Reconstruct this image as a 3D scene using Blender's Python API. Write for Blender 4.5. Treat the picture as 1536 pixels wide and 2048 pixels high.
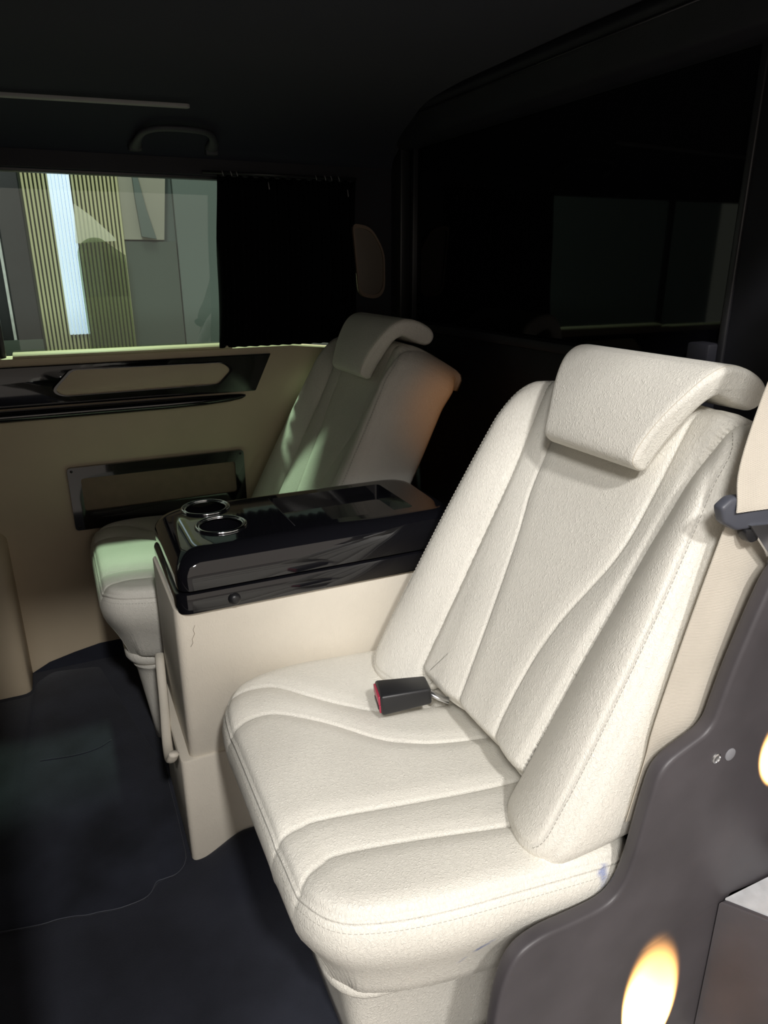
import bpy, bmesh, math, random
from mathutils import Vector, Matrix
random.seed(4)
for o in list(bpy.data.objects): bpy.data.objects.remove(o)
S = bpy.context.scene
COL = S.collection

# ------------------------------------------------------------------ camera
cam_d = bpy.data.cameras.new('camera'); cam = bpy.data.objects.new('camera', cam_d); COL.objects.link(cam)
cam_d.sensor_fit = 'VERTICAL'; cam_d.sensor_height = 36; cam_d.lens = 24.80; cam_d.clip_start = .02
Rm = ((0.90725546, -0.14147796, 0.3960701), (-0.42057313, -0.29980249, 0.85629242), (-0.0024037, -0.94345241, -0.33149927))
M = Matrix(((Rm[0][0], -Rm[0][1], -Rm[0][2]), (Rm[1][0], -Rm[1][1], -Rm[1][2]), (Rm[2][0], -Rm[2][1], -Rm[2][2]))).to_4x4()
M.translation = (0, 0, 1.25); cam.matrix_world = M
S.camera = cam

# ------------------------------------------------------------------ world, lights, exposure
S.view_settings.view_transform = 'Standard'; S.view_settings.look = 'None'
S.view_settings.gamma = 1; S.view_settings.use_curve_mapping = False; S.view_settings.exposure = 0.37
w = bpy.data.worlds.new('world'); S.world = w; w.use_nodes = True
w.node_tree.nodes['Background'].inputs[0].default_value = (1, .885, .77, 1)
w.node_tree.nodes['Background'].inputs[1].default_value = .54

def look(o, target):
    d = Vector(target) - o.location; o.rotation_euler = d.to_track_quat('-Z', 'Y').to_euler()
def area(name, loc, target, size, power, col):
    l = bpy.data.lights.new(name, 'AREA'); l.shape = 'DISK'; l.size = size; l.energy = power; l.color = col
    o = bpy.data.objects.new(name, l); COL.objects.link(o); o.location = loc; look(o, target); return o
def spot(name, loc, target, ang, blend, power, col, rad=.02):
    l = bpy.data.lights.new(name, 'SPOT'); l.spot_size = math.radians(ang); l.spot_blend = blend; l.energy = power
    l.color = col; l.shadow_soft_size = rad
    o = bpy.data.objects.new(name, l); COL.objects.link(o); o.location = loc; look(o, target); return o
area('showroom_ceiling_lamp', (.0, -2.2, 3.57), (.35, 1., .5), .28, 78, (1, .975, .945))
area('front_fill_light', (-1.5, -2.2, 3.75), (.4, 1., .6), .8, 98, (1, .98, .95))  # added soft fill to brighten the seat fronts, stands for no known fixture
area('far_showroom_lamp', (.10, 2.74, 2.25), (.22, 1.95, .5), .10, 32, (.82, 1, .72))
area('wall_washer_lamp', (.3, 3.3, 2.9), (.3, 4.3, 1.2), .6, 9, (1, .98, .82))

# ------------------------------------------------------------------ materials
MATS = {}
def mat(name, col, rough=.5, metal=0, bump=None, noise=None, coat=0, spec=.5, sheen=0, emit=None):
    m = bpy.data.materials.new(name); m.use_nodes = True; nt = m.node_tree; b = nt.nodes['Principled BSDF']
    b.inputs['Base Color'].default_value = (*col, 1); b.inputs['Roughness'].default_value = rough
    b.inputs['Metallic'].default_value = metal; b.inputs['Coat Weight'].default_value = coat
    b.inputs['Coat Roughness'].default_value = .03
    b.inputs['Specular IOR Level'].default_value = spec; b.inputs['Sheen Weight'].default_value = sheen
    tc = nt.nodes.new('ShaderNodeTexCoord')
    if emit:
        b.inputs['Emission Color'].default_value = (*emit[:3], 1); b.inputs['Emission Strength'].default_value = emit[3]
    if noise:
        sc, amt = noise
        n = nt.nodes.new('ShaderNodeTexNoise'); n.inputs['Scale'].default_value = sc; n.inputs['Detail'].default_value = 5
        nt.links.new(tc.outputs['Object'], n.inputs['Vector'])
        r = nt.nodes.new('ShaderNodeMapRange'); r.inputs[1].default_value = .3; r.inputs[2].default_value = .7
        r.inputs[3].default_value = 1 - amt; r.inputs[4].default_value = 1 + amt
        nt.links.new(n.outputs['Fac'], r.inputs[0])
        mx = nt.nodes.new('ShaderNodeVectorMath'); mx.operation = 'SCALE'; mx.inputs[0].default_value = col
        nt.links.new(r.outputs[0], mx.inputs['Scale']); nt.links.new(mx.outputs[0], b.inputs['Base Color'])
    if bump:
        kind, sc, stren, dist = bump
        mp = nt.nodes.new('ShaderNodeMapping'); nt.links.new(tc.outputs['Object'], mp.inputs['Vector'])
        if kind == 'leather':
            mp.inputs['Scale'].default_value = (1.25, 1.25, .7)
            n = nt.nodes.new('ShaderNodeTexNoise'); n.inputs['Scale'].default_value = sc; n.inputs['Detail'].default_value = 3
            n.inputs['Distortion'].default_value = 1.2
            v = nt.nodes.new('ShaderNodeMath'); v.operation = 'ABSOLUTE'
            s = nt.nodes.new('ShaderNodeMath'); s.operation = 'SUBTRACT'; s.inputs[1].default_value = .54
            nt.links.new(mp.outputs[0], n.inputs['Vector']); nt.links.new(n.outputs['Fac'], s.inputs[0]); nt.links.new(s.outputs[0], v.inputs[0])
            out = v.outputs[0]
        elif kind == 'weave':
            mp.inputs['Rotation'].default_value = (0, math.radians(-15), 0)
            wv = nt.nodes.new('ShaderNodeTexWave'); wv.inputs['Scale'].default_value = sc; wv.bands_direction = 'Z'
            nt.links.new(mp.outputs[0], wv.inputs['Vector']); out = wv.outputs['Fac']
        else:
            n = nt.nodes.new('ShaderNodeTexNoise'); n.inputs['Scale'].default_value = sc; n.inputs['Detail'].default_value = 6
            nt.links.new(mp.outputs[0], n.inputs['Vector']); out = n.outputs['Fac']
        bp = nt.nodes.new('ShaderNodeBump'); bp.inputs['Strength'].default_value = stren; bp.inputs['Distance'].default_value = dist
        nt.links.new(out, bp.inputs['Height']); nt.links.new(bp.outputs[0], b.inputs['Normal'])
    MATS[name] = m; return m

LE = ('leather', 185, .7, .0036)
CREAM = (.80, .772, .70)
mat('leather', CREAM, .48, bump=LE, noise=(9, .03))
mat('seam', (.62, .57, .48), .7)
mat('thread', (.42, .40, .36), .8)
mat('vinyl', (.745, .69, .595), .5, bump=('leather', 110, .35, .003), noise=(7, .05))
mat('door_vinyl', (.60, .50, .36), .55, bump=('noise', 300, .15, .001), noise=(5, .05))
mat('inset', (.23, .165, .12), .7, bump=('noise', 350, .2, .001), noise=(30, .08))
mat('piano', (.006, .006, .008), .06, coat=.6)
mat('board', (.062, .056, .062), .46, bump=('noise', 500, .12, .0006), noise=(6, .25))
mat('carpet', (.021, .023, .033), .95, bump=('noise', 420, .5, .002), noise=(5, .35), sheen=.15, spec=.1)
mat('mat_carpet', (.017, .019, .028), .95, bump=('noise', 420, .5, .002), noise=(6, .45), sheen=.15, spec=.1)
mat('alcantara', (.024, .027, .038), .95, bump=('noise', 600, .3, .001), spec=.1, sheen=.1)
mat('darktrim', (.016, .016, .021), .55, noise=(8, .2), spec=.35)
mat('blackplastic', (.014, .014, .016), .38)
mat('buckleblack', (.016, .016, .018), .42)
mat('greyplastic', (.075, .08, .10), .45)
mat('lightplastic', (.23, .23, .25), .5)
mat('steel', (.72, .73, .75), .28, metal=1)
mat('chrome', (.75, .77, .8), .12, metal=1)
mat('red', (.42, .035, .075), .4)
mat('belt', (.76, .70, .60), .7, bump=('weave', 260, .6, .001), noise=(12, .06))
mat('curtain', (.004, .004, .005), .95, spec=.05)
mat('strip', (.30, .29, .29), .5)
mat('alu', (.55, .56, .58), .6, noise=(40, .12))
mat('slat', (.46, .45, .27), .6, noise=(3, .1))
mat('slatback', (.03, .035, .02), .8)
mat('wallgrey', (.10, .125, .12), .8)
mat('walldark', (.055, .07, .062), .8)
mat('walllight', (.30, .29, .25), .8)
mat('tile', (.30, .29, .28), .35, noise=(2, .08))
mat('pale', (.60, .58, .50), .6)
mat('ledpanel', (.8, .85, 1), .5, emit=(.62, .74, 1, .45))
mat('handleplastic', (.042, .044, .052), .6)
mat('ventgrey', (.18, .15, .12), .6)

def glassmat(name, tint, gloss, rough=.0):
    m = bpy.data.materials.new(name); m.use_nodes = True; nt = m.node_tree; nt.nodes.clear()
    o = nt.nodes.new('ShaderNodeOutputMaterial'); t = nt.nodes.new('ShaderNodeBsdfTransparent'); t.inputs[0].default_value = (*tint, 1)
    g = nt.nodes.new('ShaderNodeBsdfGlossy'); g.inputs['Roughness'].default_value = rough
    x = nt.nodes.new('ShaderNodeMixShader'); f = nt.nodes.new('ShaderNodeLayerWeight')
    pw = nt.nodes.new('ShaderNodeMath'); pw.operation = 'POWER'; pw.inputs[1].default_value = 5
    ma = nt.nodes.new('ShaderNodeMath'); ma.operation = 'MULTIPLY_ADD'; ma.inputs[1].default_value = .94; ma.inputs[2].default_value = .04
    mu = nt.nodes.new('ShaderNodeMath'); mu.operation = 'MULTIPLY'; mu.inputs[1].default_value = gloss
    nt.links.new(f.outputs['Facing'], pw.inputs[0]); nt.links.new(pw.outputs[0], ma.inputs[0]); nt.links.new(ma.outputs[0], mu.inputs[0]); nt.links.new(mu.outputs[0], x.inputs[0])
    nt.links.new(t.outputs[0], x.inputs[1]); nt.links.new(g.outputs[0], x.inputs[2]); nt.links.new(x.outputs[0], o.inputs[0])
    MATS[name] = m
glassmat('glass', (.80, .88, .84), 1.0)
glassmat('silhouette_tint', (.62, .68, .56), .8)  # dark tint of the sheet that imitates a reflected figure
def wedge_tint_mat():  # half-clear pale tone imitating a bright reflection in the window
    m = bpy.data.materials.new('wedge_tint'); m.use_nodes = True; nt = m.node_tree; nt.nodes.clear()
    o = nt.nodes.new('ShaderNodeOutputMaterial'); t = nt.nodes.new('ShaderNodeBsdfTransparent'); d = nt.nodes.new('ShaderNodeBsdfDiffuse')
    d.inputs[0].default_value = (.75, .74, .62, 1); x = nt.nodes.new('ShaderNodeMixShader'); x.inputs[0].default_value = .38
    nt.links.new(t.outputs[0], x.inputs[1]); nt.links.new(d.outputs[0], x.inputs[2]); nt.links.new(x.outputs[0], o.inputs[0]); MATS['wedge_tint'] = m
wedge_tint_mat()
mat('blackglass', (.003, .003, .004), .03, spec=.22)

# stained leather: blue ink smears with a shape of their own on the skirt of the lit seat
def stained():
    m = MATS['leather'].copy(); m.name = 'leather_inked'; nt = m.node_tree; b = nt.nodes['Principled BSDF']
    src = b.inputs['Base Color'].links[0].from_socket
    geo = nt.nodes.new('ShaderNodeTexCoord'); acc = None
    nz = nt.nodes.new('ShaderNodeTexNoise'); nz.inputs['Scale'].default_value = 90; nz.inputs['Detail'].default_value = 4
    nt.links.new(geo.outputs['Object'], nz.inputs['Vector'])
    for (p, rot, rad, k) in STAINS:
        mp = nt.nodes.new('ShaderNodeMapping'); mp.vector_type = 'TEXTURE'
        mp.inputs['Location'].default_value = p; mp.inputs['Rotation'].default_value = (0, rot, 0); mp.inputs['Scale'].default_value = rad
        nt.links.new(geo.outputs['Object'], mp.inputs['Vector'])
        ln = nt.nodes.new('ShaderNodeVectorMath'); ln.operation = 'LENGTH'; nt.links.new(mp.outputs[0], ln.inputs[0])
        ad = nt.nodes.new('ShaderNodeMath'); ad.operation = 'MULTIPLY_ADD'; ad.inputs[1].default_value = 1.5; ad.inputs[2].default_value = -.75
        nt.links.new(nz.outputs['Fac'], ad.inputs[0])
        sm = nt.nodes.new('ShaderNodeMath'); nt.links.new(ln.outputs['Value'], sm.inputs[0]); nt.links.new(ad.outputs[0], sm.inputs[1])
        r = nt.nodes.new('ShaderNodeMapRange'); r.inputs[1].default_value = .2; r.inputs[2].default_value = 1; r.inputs[3].default_value = k; r.inputs[4].default_value = 0
        nt.links.new(sm.outputs[0], r.inputs[0])
        if acc is None: acc = r.outputs[0]
        else:
            mxm = nt.nodes.new('ShaderNodeMath'); mxm.operation = 'MAXIMUM'; nt.links.new(acc, mxm.inputs[0]); nt.links.new(r.outputs[0], mxm.inputs[1]); acc = mxm.outputs[0]
    mix = nt.nodes.new('ShaderNodeMix'); mix.data_type = 'RGBA'
    nt.links.new(acc, mix.inputs[0]); nt.links.new(src, mix.inputs[6]); mix.inputs[7].default_value = (.13, .19, .45, 1)
    nt.links.new(mix.outputs[2], b.inputs['Base Color']); MATS['leather_inked'] = m

# ------------------------------------------------------------------ mesh helpers
def tag(o, label=None, cat=None, group=None, kind=None):
    if label: o['label'] = label
    if cat: o['category'] = cat
    if group: o['group'] = group
    if kind: o['kind'] = kind
    return o
def empty(name, loc, label=None, cat=None, group=None, kind=None):
    o = bpy.data.objects.new(name, None); COL.objects.link(o); o.location = loc; o.empty_display_size = .05
    return tag(o, label, cat, group, kind)
def mesh(name, verts, faces, m, parent=None, smooth=True, org=(0, 0, 0)):
    """verts in world space; org = world position of the parent, subtracted"""
    me = bpy.data.meshes.new(name)
    me.from_pydata([(v[0]-org[0], v[1]-org[1], v[2]-org[2]) for v in verts], [], faces)
    me.materials.append(MATS[m] if isinstance(m, str) else m)
    if smooth: me.polygons.foreach_set('use_smooth', [True]*len(me.polygons))
    me.update()
    if hasattr(verts, 'normals'): me.normals_split_custom_set_from_vertices(verts.normals)
    o = bpy.data.objects.new(name, me); COL.objects.link(o)
    if parent: o.parent = parent
    return o
def P0(p): return tuple(p.location) if p else (0, 0, 0)
def root_org(p):
    t = Vector((0, 0, 0))
    while p: t += p.location; p = p.parent
    return tuple(t)
def bm_obj(name, bm, m, parent=None, smooth=False, auto=None):
    bmesh.ops.recalc_face_normals(bm, faces=bm.faces)
    org = root_org(parent)
    bmesh.ops.translate(bm, verts=bm.verts, vec=(-org[0], -org[1], -org[2]))
    me = bpy.data.meshes.new(name); bm.to_mesh(me); bm.free()
    me.materials.append(MATS[m] if isinstance(m, str) else m)
    if smooth or auto is not None:
        me.polygons.foreach_set('use_smooth', [True]*len(me.polygons))
        if auto is not None: me.set_sharp_from_angle(angle=math.radians(auto))
    o = bpy.data.objects.new(name, me); COL.objects.link(o)
    if parent: o.parent = parent
    return o
def box(name, lo, hi, m, parent=None, bev=0, seg=2, kind=None, rot=None):
    bm = bmesh.new(); bmesh.ops.create_cube(bm, size=1)
    c = [(a+b)/2 for a, b in zip(lo, hi)]; s = [b-a for a, b in zip(lo, hi)]
    for v in bm.verts: v.co = Vector((v.co[0]*s[0], v.co[1]*s[1], v.co[2]*s[2]))
    if bev: bmesh.ops.bevel(bm, geom=bm.edges[:], offset=bev, segments=seg, affect='EDGES', profile=.5)
    if rot: bmesh.ops.rotate(bm, verts=bm.verts, cent=(0, 0, 0), matrix=rot)
    bmesh.ops.translate(bm, verts=bm.verts, vec=c)
    o = bm_obj(name, bm, m, parent, auto=35 if bev else None)
    if kind: o['kind'] = kind
    return o
def prism(name, pts, f, d, m, parent=None, bev=0, seg=2, kind=None, holes=None):
    """pts: 2D outline; f(a,b,h) -> world; d=(h0,h1)"""
    bm = bmesh.new()
    a = [bm.verts.new(f(p[0], p[1], d[0])) for p in pts]; b = [bm.verts.new(f(p[0], p[1], d[1])) for p in pts]
    n = len(pts); bm.faces.new(a); bm.faces.new(b[::-1])
    for i in range(n): bm.faces.new((a[i], b[i], b[(i+1) % n], a[(i+1) % n]))
    bmesh.ops.recalc_face_normals(bm, faces=bm.faces)
    if bev:
        cap = [e for e in bm.edges if (e.verts[0] in a and e.verts[1] in a) or (e.verts[0] in b and e.verts[1] in b)]
        bmesh.ops.bevel(bm, geom=cap, offset=bev, segments=seg, affect='EDGES', profile=.5)
    o = bm_obj(name, bm, m, parent, auto=35)
    if kind: o['kind'] = kind
    return o
def frame_prism(name, outer, inner, f, d, m, parent=None):
    """ring between two outlines with the same point count"""
    n = len(outer); V = []
    for h in d:
        V += [f(p[0], p[1], h) for p in outer]; V += [f(p[0], p[1], h) for p in inner]
    F = []
    for i in range(n):
        j = (i+1) % n
        F += [(i, j, n+j, n+i), (2*n+i, 3*n+i, 3*n+j, 2*n+j), (i, 2*n+i, 2*n+j, j), (n+i, n+j, 3*n+j, 3*n+i)]
    o = mesh(name, V, F, m, parent, False, root_org(parent))
    bm = bmesh.new(); bm.from_mesh(o.data); bmesh.ops.recalc_face_normals(bm, faces=bm.faces)
    bm.to_mesh(o.data); bm.free(); return o
def rounded(pts, r, seg=8):
    """polygon with rounded corners; r scalar or list"""
    out = []; n = len(pts)
    for i in range(n):
        p = Vector(pts[i]); a = Vector(pts[i-1]); b = Vector(pts[(i+1) % n]); rr = r[i] if isinstance(r, (list, tuple)) else r
        if rr <= 0: out.append(tuple(p)); continue
        da = (a-p); db = (b-p); ra = min(rr, da.length*.48); rb = min(rr, db.length*.48)
        s = p+da.normalized()*ra; e = p+db.normalized()*rb
        for k in range(seg+1):
            t = k/seg; out.append(tuple(s*(1-t)**2 + p*2*t*(1-t) + e*t*t))
    return out
def resample(pts, n, closed=True):
    P = [Vector(p) for p in pts]
    if closed: P = P+[P[0]]
    L = [0]
    for i in range(1, len(P)): L.append(L[-1]+(P[i]-P[i-1]).length)
    out = []; k = 0
    for i in range(n):
        t = L[-1]*i/(n if closed else n-1)
        while k < len(L)-2 and L[k+1] < t: k += 1
        d = L[k+1]-L[k]; out.append(P[k].lerp(P[k+1], 0 if d == 0 else min(1, (t-L[k])/d)))
    return out
def tube(name, pts, r, m, parent=None, seg=8, closed=False, flat=1.0):
    P = [Vector(p) for p in pts]; V = []; F = []; n = len(P); prev = None
    for i, p in enumerate(P):
        t = (P[(i+1) % n]-P[i-1]) if closed else (P[min(i+1, n-1)]-P[max(i-1, 0)])
        t.normalize()
        if prev is None:
            up = Vector((0, 0, 1)) if abs(t.z) < .9 else Vector((1, 0, 0)); a = t.cross(up).normalized()
        else: a = (prev - t*prev.dot(t)).normalized()
        prev = a; b = t.cross(a); rr = r[i] if isinstance(r, (list, tuple)) else r
        for k in range(seg):
            q = 2*math.pi*k/seg; V.append(p+a*math.cos(q)*rr+b*math.sin(q)*rr*flat)
    for i in range(n if closed else n-1):
        for k in range(seg):
            j = (i+1) % n; F.append((i*seg+k, i*seg+(k+1) % seg, j*seg+(k+1) % seg, j*seg+k))
    if not closed: F += [tuple(range(seg))[::-1], tuple((n-1)*seg+k for k in range(seg))]
    return mesh(name, V, F, m, parent, True, root_org(parent))
def lathe(name, prof, f, m, parent=None, seg=24, auto=40):
    """prof: (radius, height); f(a,b,h)-> world, a,b in plane"""
    V = []; F = []
    for r, h in prof:
        for k in range(seg): V.append(f(r*math.cos(2*math.pi*k/seg), r*math.sin(2*math.pi*k/seg), h))
    for i in range(len(prof)-1):
        for k in range(seg): F.append((i*seg+k, i*seg+(k+1) % seg, (i+1)*seg+(k+1) % seg, (i+1)*seg+k))
    F += [tuple(range(seg))[::-1], tuple((len(prof)-1)*seg+k for k in range(seg))]
    bm = bmesh.new(); vs = [bm.verts.new(v) for v in V]
    for q in F:
        try: bm.faces.new([vs[i] for i in q])
        except ValueError: pass
    return bm_obj(name, bm, m, parent, auto=auto)
def interp(tab, x):
    if x <= tab[0][0]: return tab[0][1]
    for (a, b), (c, d) in zip(tab, tab[1:]):
        if x <= c: return b+(d-b)*(x-a)/(c-a)
    return tab[-1][1]
def sstep(a, b, x):
    t = max(0, min(1, (x-a)/(b-a))); return t*t*(3-2*t)
def smooth_poly(pts, n=60):
    """Catmull-Rom through points"""
    P = [Vector(p) for p in pts]; P = [P[0]*2-P[1]]+P+[P[-1]*2-P[-2]]; out = []
    m = len(P)-3
    for k in range(n):
        u = k/(n-1)*m; i = min(int(u), m-1); t = u-i
        a, b, c, d = P[i:i+4]
        out.append(.5*((2*b)+(c-a)*t+(2*a-5*b+4*c-d)*t*t+(3*b-a-3*c+d)*t**3))
    return out
class NV(list): pass
def ringsurf(outline, center, N, ts, top, skirt, f, classify, close=True):
    """dome over an outline: rings shrink to the centre, skirt rings continue outside.
       top(a,b,e)->h ; skirt: list of (outset, drop) or callables ; returns dict class -> (verts, faces) and seam rings"""
    O = resample(outline, N); c = Vector(center)
    nor = []
    for i in range(N):
        t = (O[(i+1) % N]-O[i-1]).normalized(); nn = Vector((t.y, -t.x))
        nor.append(nn)
    if sum((O[i]-c).dot(nor[i]) for i in range(N)) < 0: nor = [-q for q in nor]
    V = []; rings = []
    def addring(fn):
        rings.append(len(V))
        for i in range(N): V.append(fn(i))
    for t in ts:
        def fn(i, t=t):
            p = c+(O[i]-c)*t; e = (1-t)*abs((O[i]-c).dot(nor[i])); return (p.x, p.y, top(p.x, p.y, e))
        addring(fn)
    edge = [V[rings[-1]+i] for i in range(N)]
    for s in skirt:
        def fn(i, s=s):
            off, dr = s(O[i], nor[i]) if callable(s) else s
            return (O[i].x+nor[i].x*off, O[i].y+nor[i].y*off, edge[i][2]-dr)
        addring(fn)
    ci = len(V); V.append((c.x, c.y, top(c.x, c.y, 1)))
    F = []
    for i in range(N): F.append((ci, rings[0]+i, rings[0]+(i+1) % N))
    for r in range(len(rings)-1):
        for i in range(N):
            j = (i+1) % N; F.append((rings[r]+i, rings[r+1]+i, rings[r+1]+j, rings[r]+j))
    if close: F.append(tuple(rings[-1]+i for i in range(N))[::-1])
    W = [f(*v) for v in V]
    tm = bpy.data.meshes.new('tmp'); tm.from_pydata(W, [], F); tm.update()
    WN = [tuple(v.normal) for v in tm.vertices]; bpy.data.meshes.remove(tm)
    parts = {}
    for q in F:
        cx = sum(V[i][0] for i in q[:4])/min(4, len(q)); cy = sum(V[i][1] for i in q[:4])/min(4, len(q))
        k = classify(cx, cy, max(q[:3]) >= rings[len(ts)-1]+N and q[0] != ci)
        parts.setdefault(k, []).append(q)
    out = {}
    for k, fs in parts.items():
        mp = {}; vv = NV(); vv.normals = []
        ff = []
        for q in fs:
            t = []
            for i in q:
                if i not in mp: mp[i] = len(vv); vv.append(W[i]); vv.normals.append(WN[i])
                t.append(mp[i])
            ff.append(tuple(t))
        out[k] = (vv, ff)
    ringpts = [[Vector(W[r+i]) for i in range(N)] for r in rings]
    return out, ringpts
def stitches(name, pts, m, parent, ln=.0045, gap=.003, w=.0006, closed=False, lift=.0004, nrm=None):
    P = [Vector(p) for p in pts]
    if closed: P = P+[P[0]]
    L = [0]
    for i in range(1, len(P)): L.append(L[-1]+(P[i]-P[i-1]).length)
    def ev(t):
        lo, hi = 0, len(L)-1
        while hi-lo > 1:
            md = (lo+hi)//2
            if L[md] <= t: lo = md
            else: hi = md
        return P[lo].lerp(P[lo+1], (t-L[lo])/max(1e-9, L[lo+1]-L[lo]))
    V = []; F = []; t = 0
    while t+ln < L[-1]:
        a, b = ev(t), ev(t+ln); d = (b-a).normalized()
        s = d.cross(Vector((0, 0, 1)) if abs(d.z) < .8 else Vector((0, 1, 0))).normalized()*w; u = d.cross(s).normalized()*w
        k = len(V)
        for p in (a, b): V += [p+s, p+u, p-s, p-u]
        F += [(k, k+1, k+5, k+4), (k+1, k+2, k+6, k+5), (k+2, k+3, k+7, k+6), (k+3, k, k+4, k+7), (k, k+3, k+2, k+1), (k+4, k+5, k+6, k+7)]
        t += ln+gap
    o = mesh(name, V, F, m, parent, False, root_org(parent)); o['kind'] = 'stuff'; return o
def polydist(p, poly):
    best = 9
    for a, b in zip(poly, poly[1:]):
        ax, ay = a[0], a[1]; dx, dy = b[0]-ax, b[1]-ay
        t = ((p[0]-ax)*dx+(p[1]-ay)*dy)/(dx*dx+dy*dy+1e-12); t = max(0, min(1, t))
        q = math.hypot(p[0]-ax-t*dx, p[1]-ay-t*dy)
        if q < best: best = q
    return best

# ================================================================== THE SETTING
Y = 2.28
XR = 1.11
xz = lambda a, b, h: (a, h, b)          # outline in the x-z plane, h = y
xy = lambda a, b, h: (a, b, h)
yz = lambda a, b, h: (h, a, b)

# floor of the van: carpet grid with a soft rise beside the console
def floor_z(x, y):
    return .05*sstep(.13, .25, x)*(1-sstep(.275, .31, x))*sstep(1.12, 1.27, y)*(1-sstep(1.283, 1.30, y)) + .0015*math.sin(9*x+2*y)*math.sin(7*y)
def fgrid(x0, x1, y0, y1, nx, ny, fn):
    V = [(x0+(x1-x0)*i/nx, y0+(y1-y0)*j/ny, fn(x0+(x1-x0)*i/nx, y0+(y1-y0)*j/ny)) for j in range(ny+1) for i in range(nx+1)]
    F = [(j*(nx+1)+i, j*(nx+1)+i+1, (j+1)*(nx+1)+i+1, (j+1)*(nx+1)+i) for j in range(ny) for i in range(nx)]
    return V, F
V, F = fgrid(-1.6, 1.25, .60, 2.34, 280, 190, floor_z)
n0 = len(V); V += [(-1.6, .60, -.12), (1.25, .60, -.12), (1.25, 2.34, -.12), (-1.6, 2.34, -.12)]; F.append((n0+3, n0+2, n0+1, n0))
fl = mesh('floor', V, F, 'carpet'); tag(fl, 'black carpeted van floor', kind='structure')

# ceiling: cross-section swept along the van
prof = [(.36, 1.62), (.45, 1.605), (.55, 1.66), (.8, 1.685), (1.3, 1.69), (1.68, 1.685)]
for k in range(1, 13):
    q = math.pi/2*k/12; prof.append((1.68+.62*math.sin(q), 1.495+.19*math.cos(q)))
V = []; F = []
for x in (-1.7, 1.25):
    V += [(x, a, b) for a, b in prof]
    V += [(x, 2.36, 1.495), (x, 2.36, 1.80), (x, .36, 1.80)]
n = len(prof)+3
for i in range(n): F.append((i, (i+1) % n, n+(i+1) % n, n+i))
F += [tuple(range(n)), tuple(range(n, 2*n))[::-1]]
ce = mesh('ceiling', V, F, 'alcantara', smooth=False)
bm = bmesh.new(); bm.from_mesh(ce.data); bmesh.ops.recalc_face_normals(bm, faces=bm.faces); bm.to_mesh(ce.data); bm.free()
ce.data.polygons.foreach_set('use_smooth', [True]*len(ce.data.polygons)); ce.data.set_sharp_from_angle(angle=math.radians(30))
tag(ce, 'black suede van headliner', kind='structure')

# near side of the body around the open sliding door
tag(box('wall_near', (-1.6, .34, -.12), (-.145, .45, 1.62), 'darktrim', bev=.012), 'dark body pillar ahead of the open side door', kind='structure')
tag(box('wall_front', (-1.68, .34, -.12), (-1.6, 2.36, 1.7), 'darktrim'), 'dark bulkhead', kind='structure')
# rear near-side trim, slanting from the glass to the door pillar
tag(prism('trim_2', [(XR, .93), (.985, .52), (.985, .36), (1.25, .36), (1.25, .93)], xy, (.30, 1.66), 'darktrim', bev=.006), 'dark rear pillar trim', kind='structure')

# far side wall: lower vinyl lining, dark upper rear corner
wf = empty('wall_far', (0, Y, 0), 'beige lined side wall of the van', kind='structure')
prism('lining', [(-1.6, .0), (-.2, .0), (-.146, .027), (-.069, .045), (.011, .059), (1.11, .059), (1.11, .96), (.72, 1.0), (.66, 1.0), (-1.6, 1.0)], xz, (Y, Y+.08), 'door_vinyl', wf, bev=.006)
box('kick_carpet', (-.25, Y+.002, 0), (XR, Y+.07, .08), 'carpet', wf)
box('dark_quarter', (.93, Y-.002, .95), (XR+.05, Y+.07, 1.52), 'darktrim', wf)
box('header', (-1.6, Y+.0, 1.497), (XR, Y+.08, 1.54), 'darktrim', wf)
# bulge of the lining low at the front
bm_o = rounded([(2.30, -.02), (2.16, -.02), (2.165, .36), (2.215, .47), (2.30, .50)], [0, 0, .06, .06, 0])
tag(prism('trim_4', bm_o, yz, (-1.6, -.20), 'door_vinyl', bev=.03, seg=4), 'beige bulge low on the side wall ahead of the seat', kind='structure')

# door panel details
door = empty('door_1', (.25, Y, .0), 'beige door panel with gloss black trim and storage pocket', kind='structure')
sl = prism('window_sill', rounded([(Y+.03, 1.0), (Y-.012, 1.0), (Y-.016, 1.006), (Y-.008, 1.013), (Y+.03, 1.015)], .003, 3), yz, (-.10, .522), 'door_vinyl', door, bev=.002)
tr_out = [(-1.3, .978), (.647, .978), (.589, .861), (-1.3, .861)]
prism('gloss_trim', rounded(tr_out, .004, 3), xz, (Y+.002, Y-.012), 'piano', door, bev=.003)
pill = rounded([(-.008, .906), (.05, .961), (.485, .958), (.512, .935), (.467, .892), (.016, .888)], [.02, .012, .015, .015, .012, .02], 5)
prism('trim_inset', pill, xz, (Y-.010, Y-.0165), 'door_vinyl', door, bev=.002)
pc = Vector((sum(p[0] for p in pill)/len(pill), sum(p[1] for p in pill)/len(pill)))
grow = [tuple(Vector(p)+(Vector(p)-pc).normalized()*.008) for p in pill]
frame_prism('inset_rim', grow, pill, xz, (Y-.011, Y-.020), 'piano', door)
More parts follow.
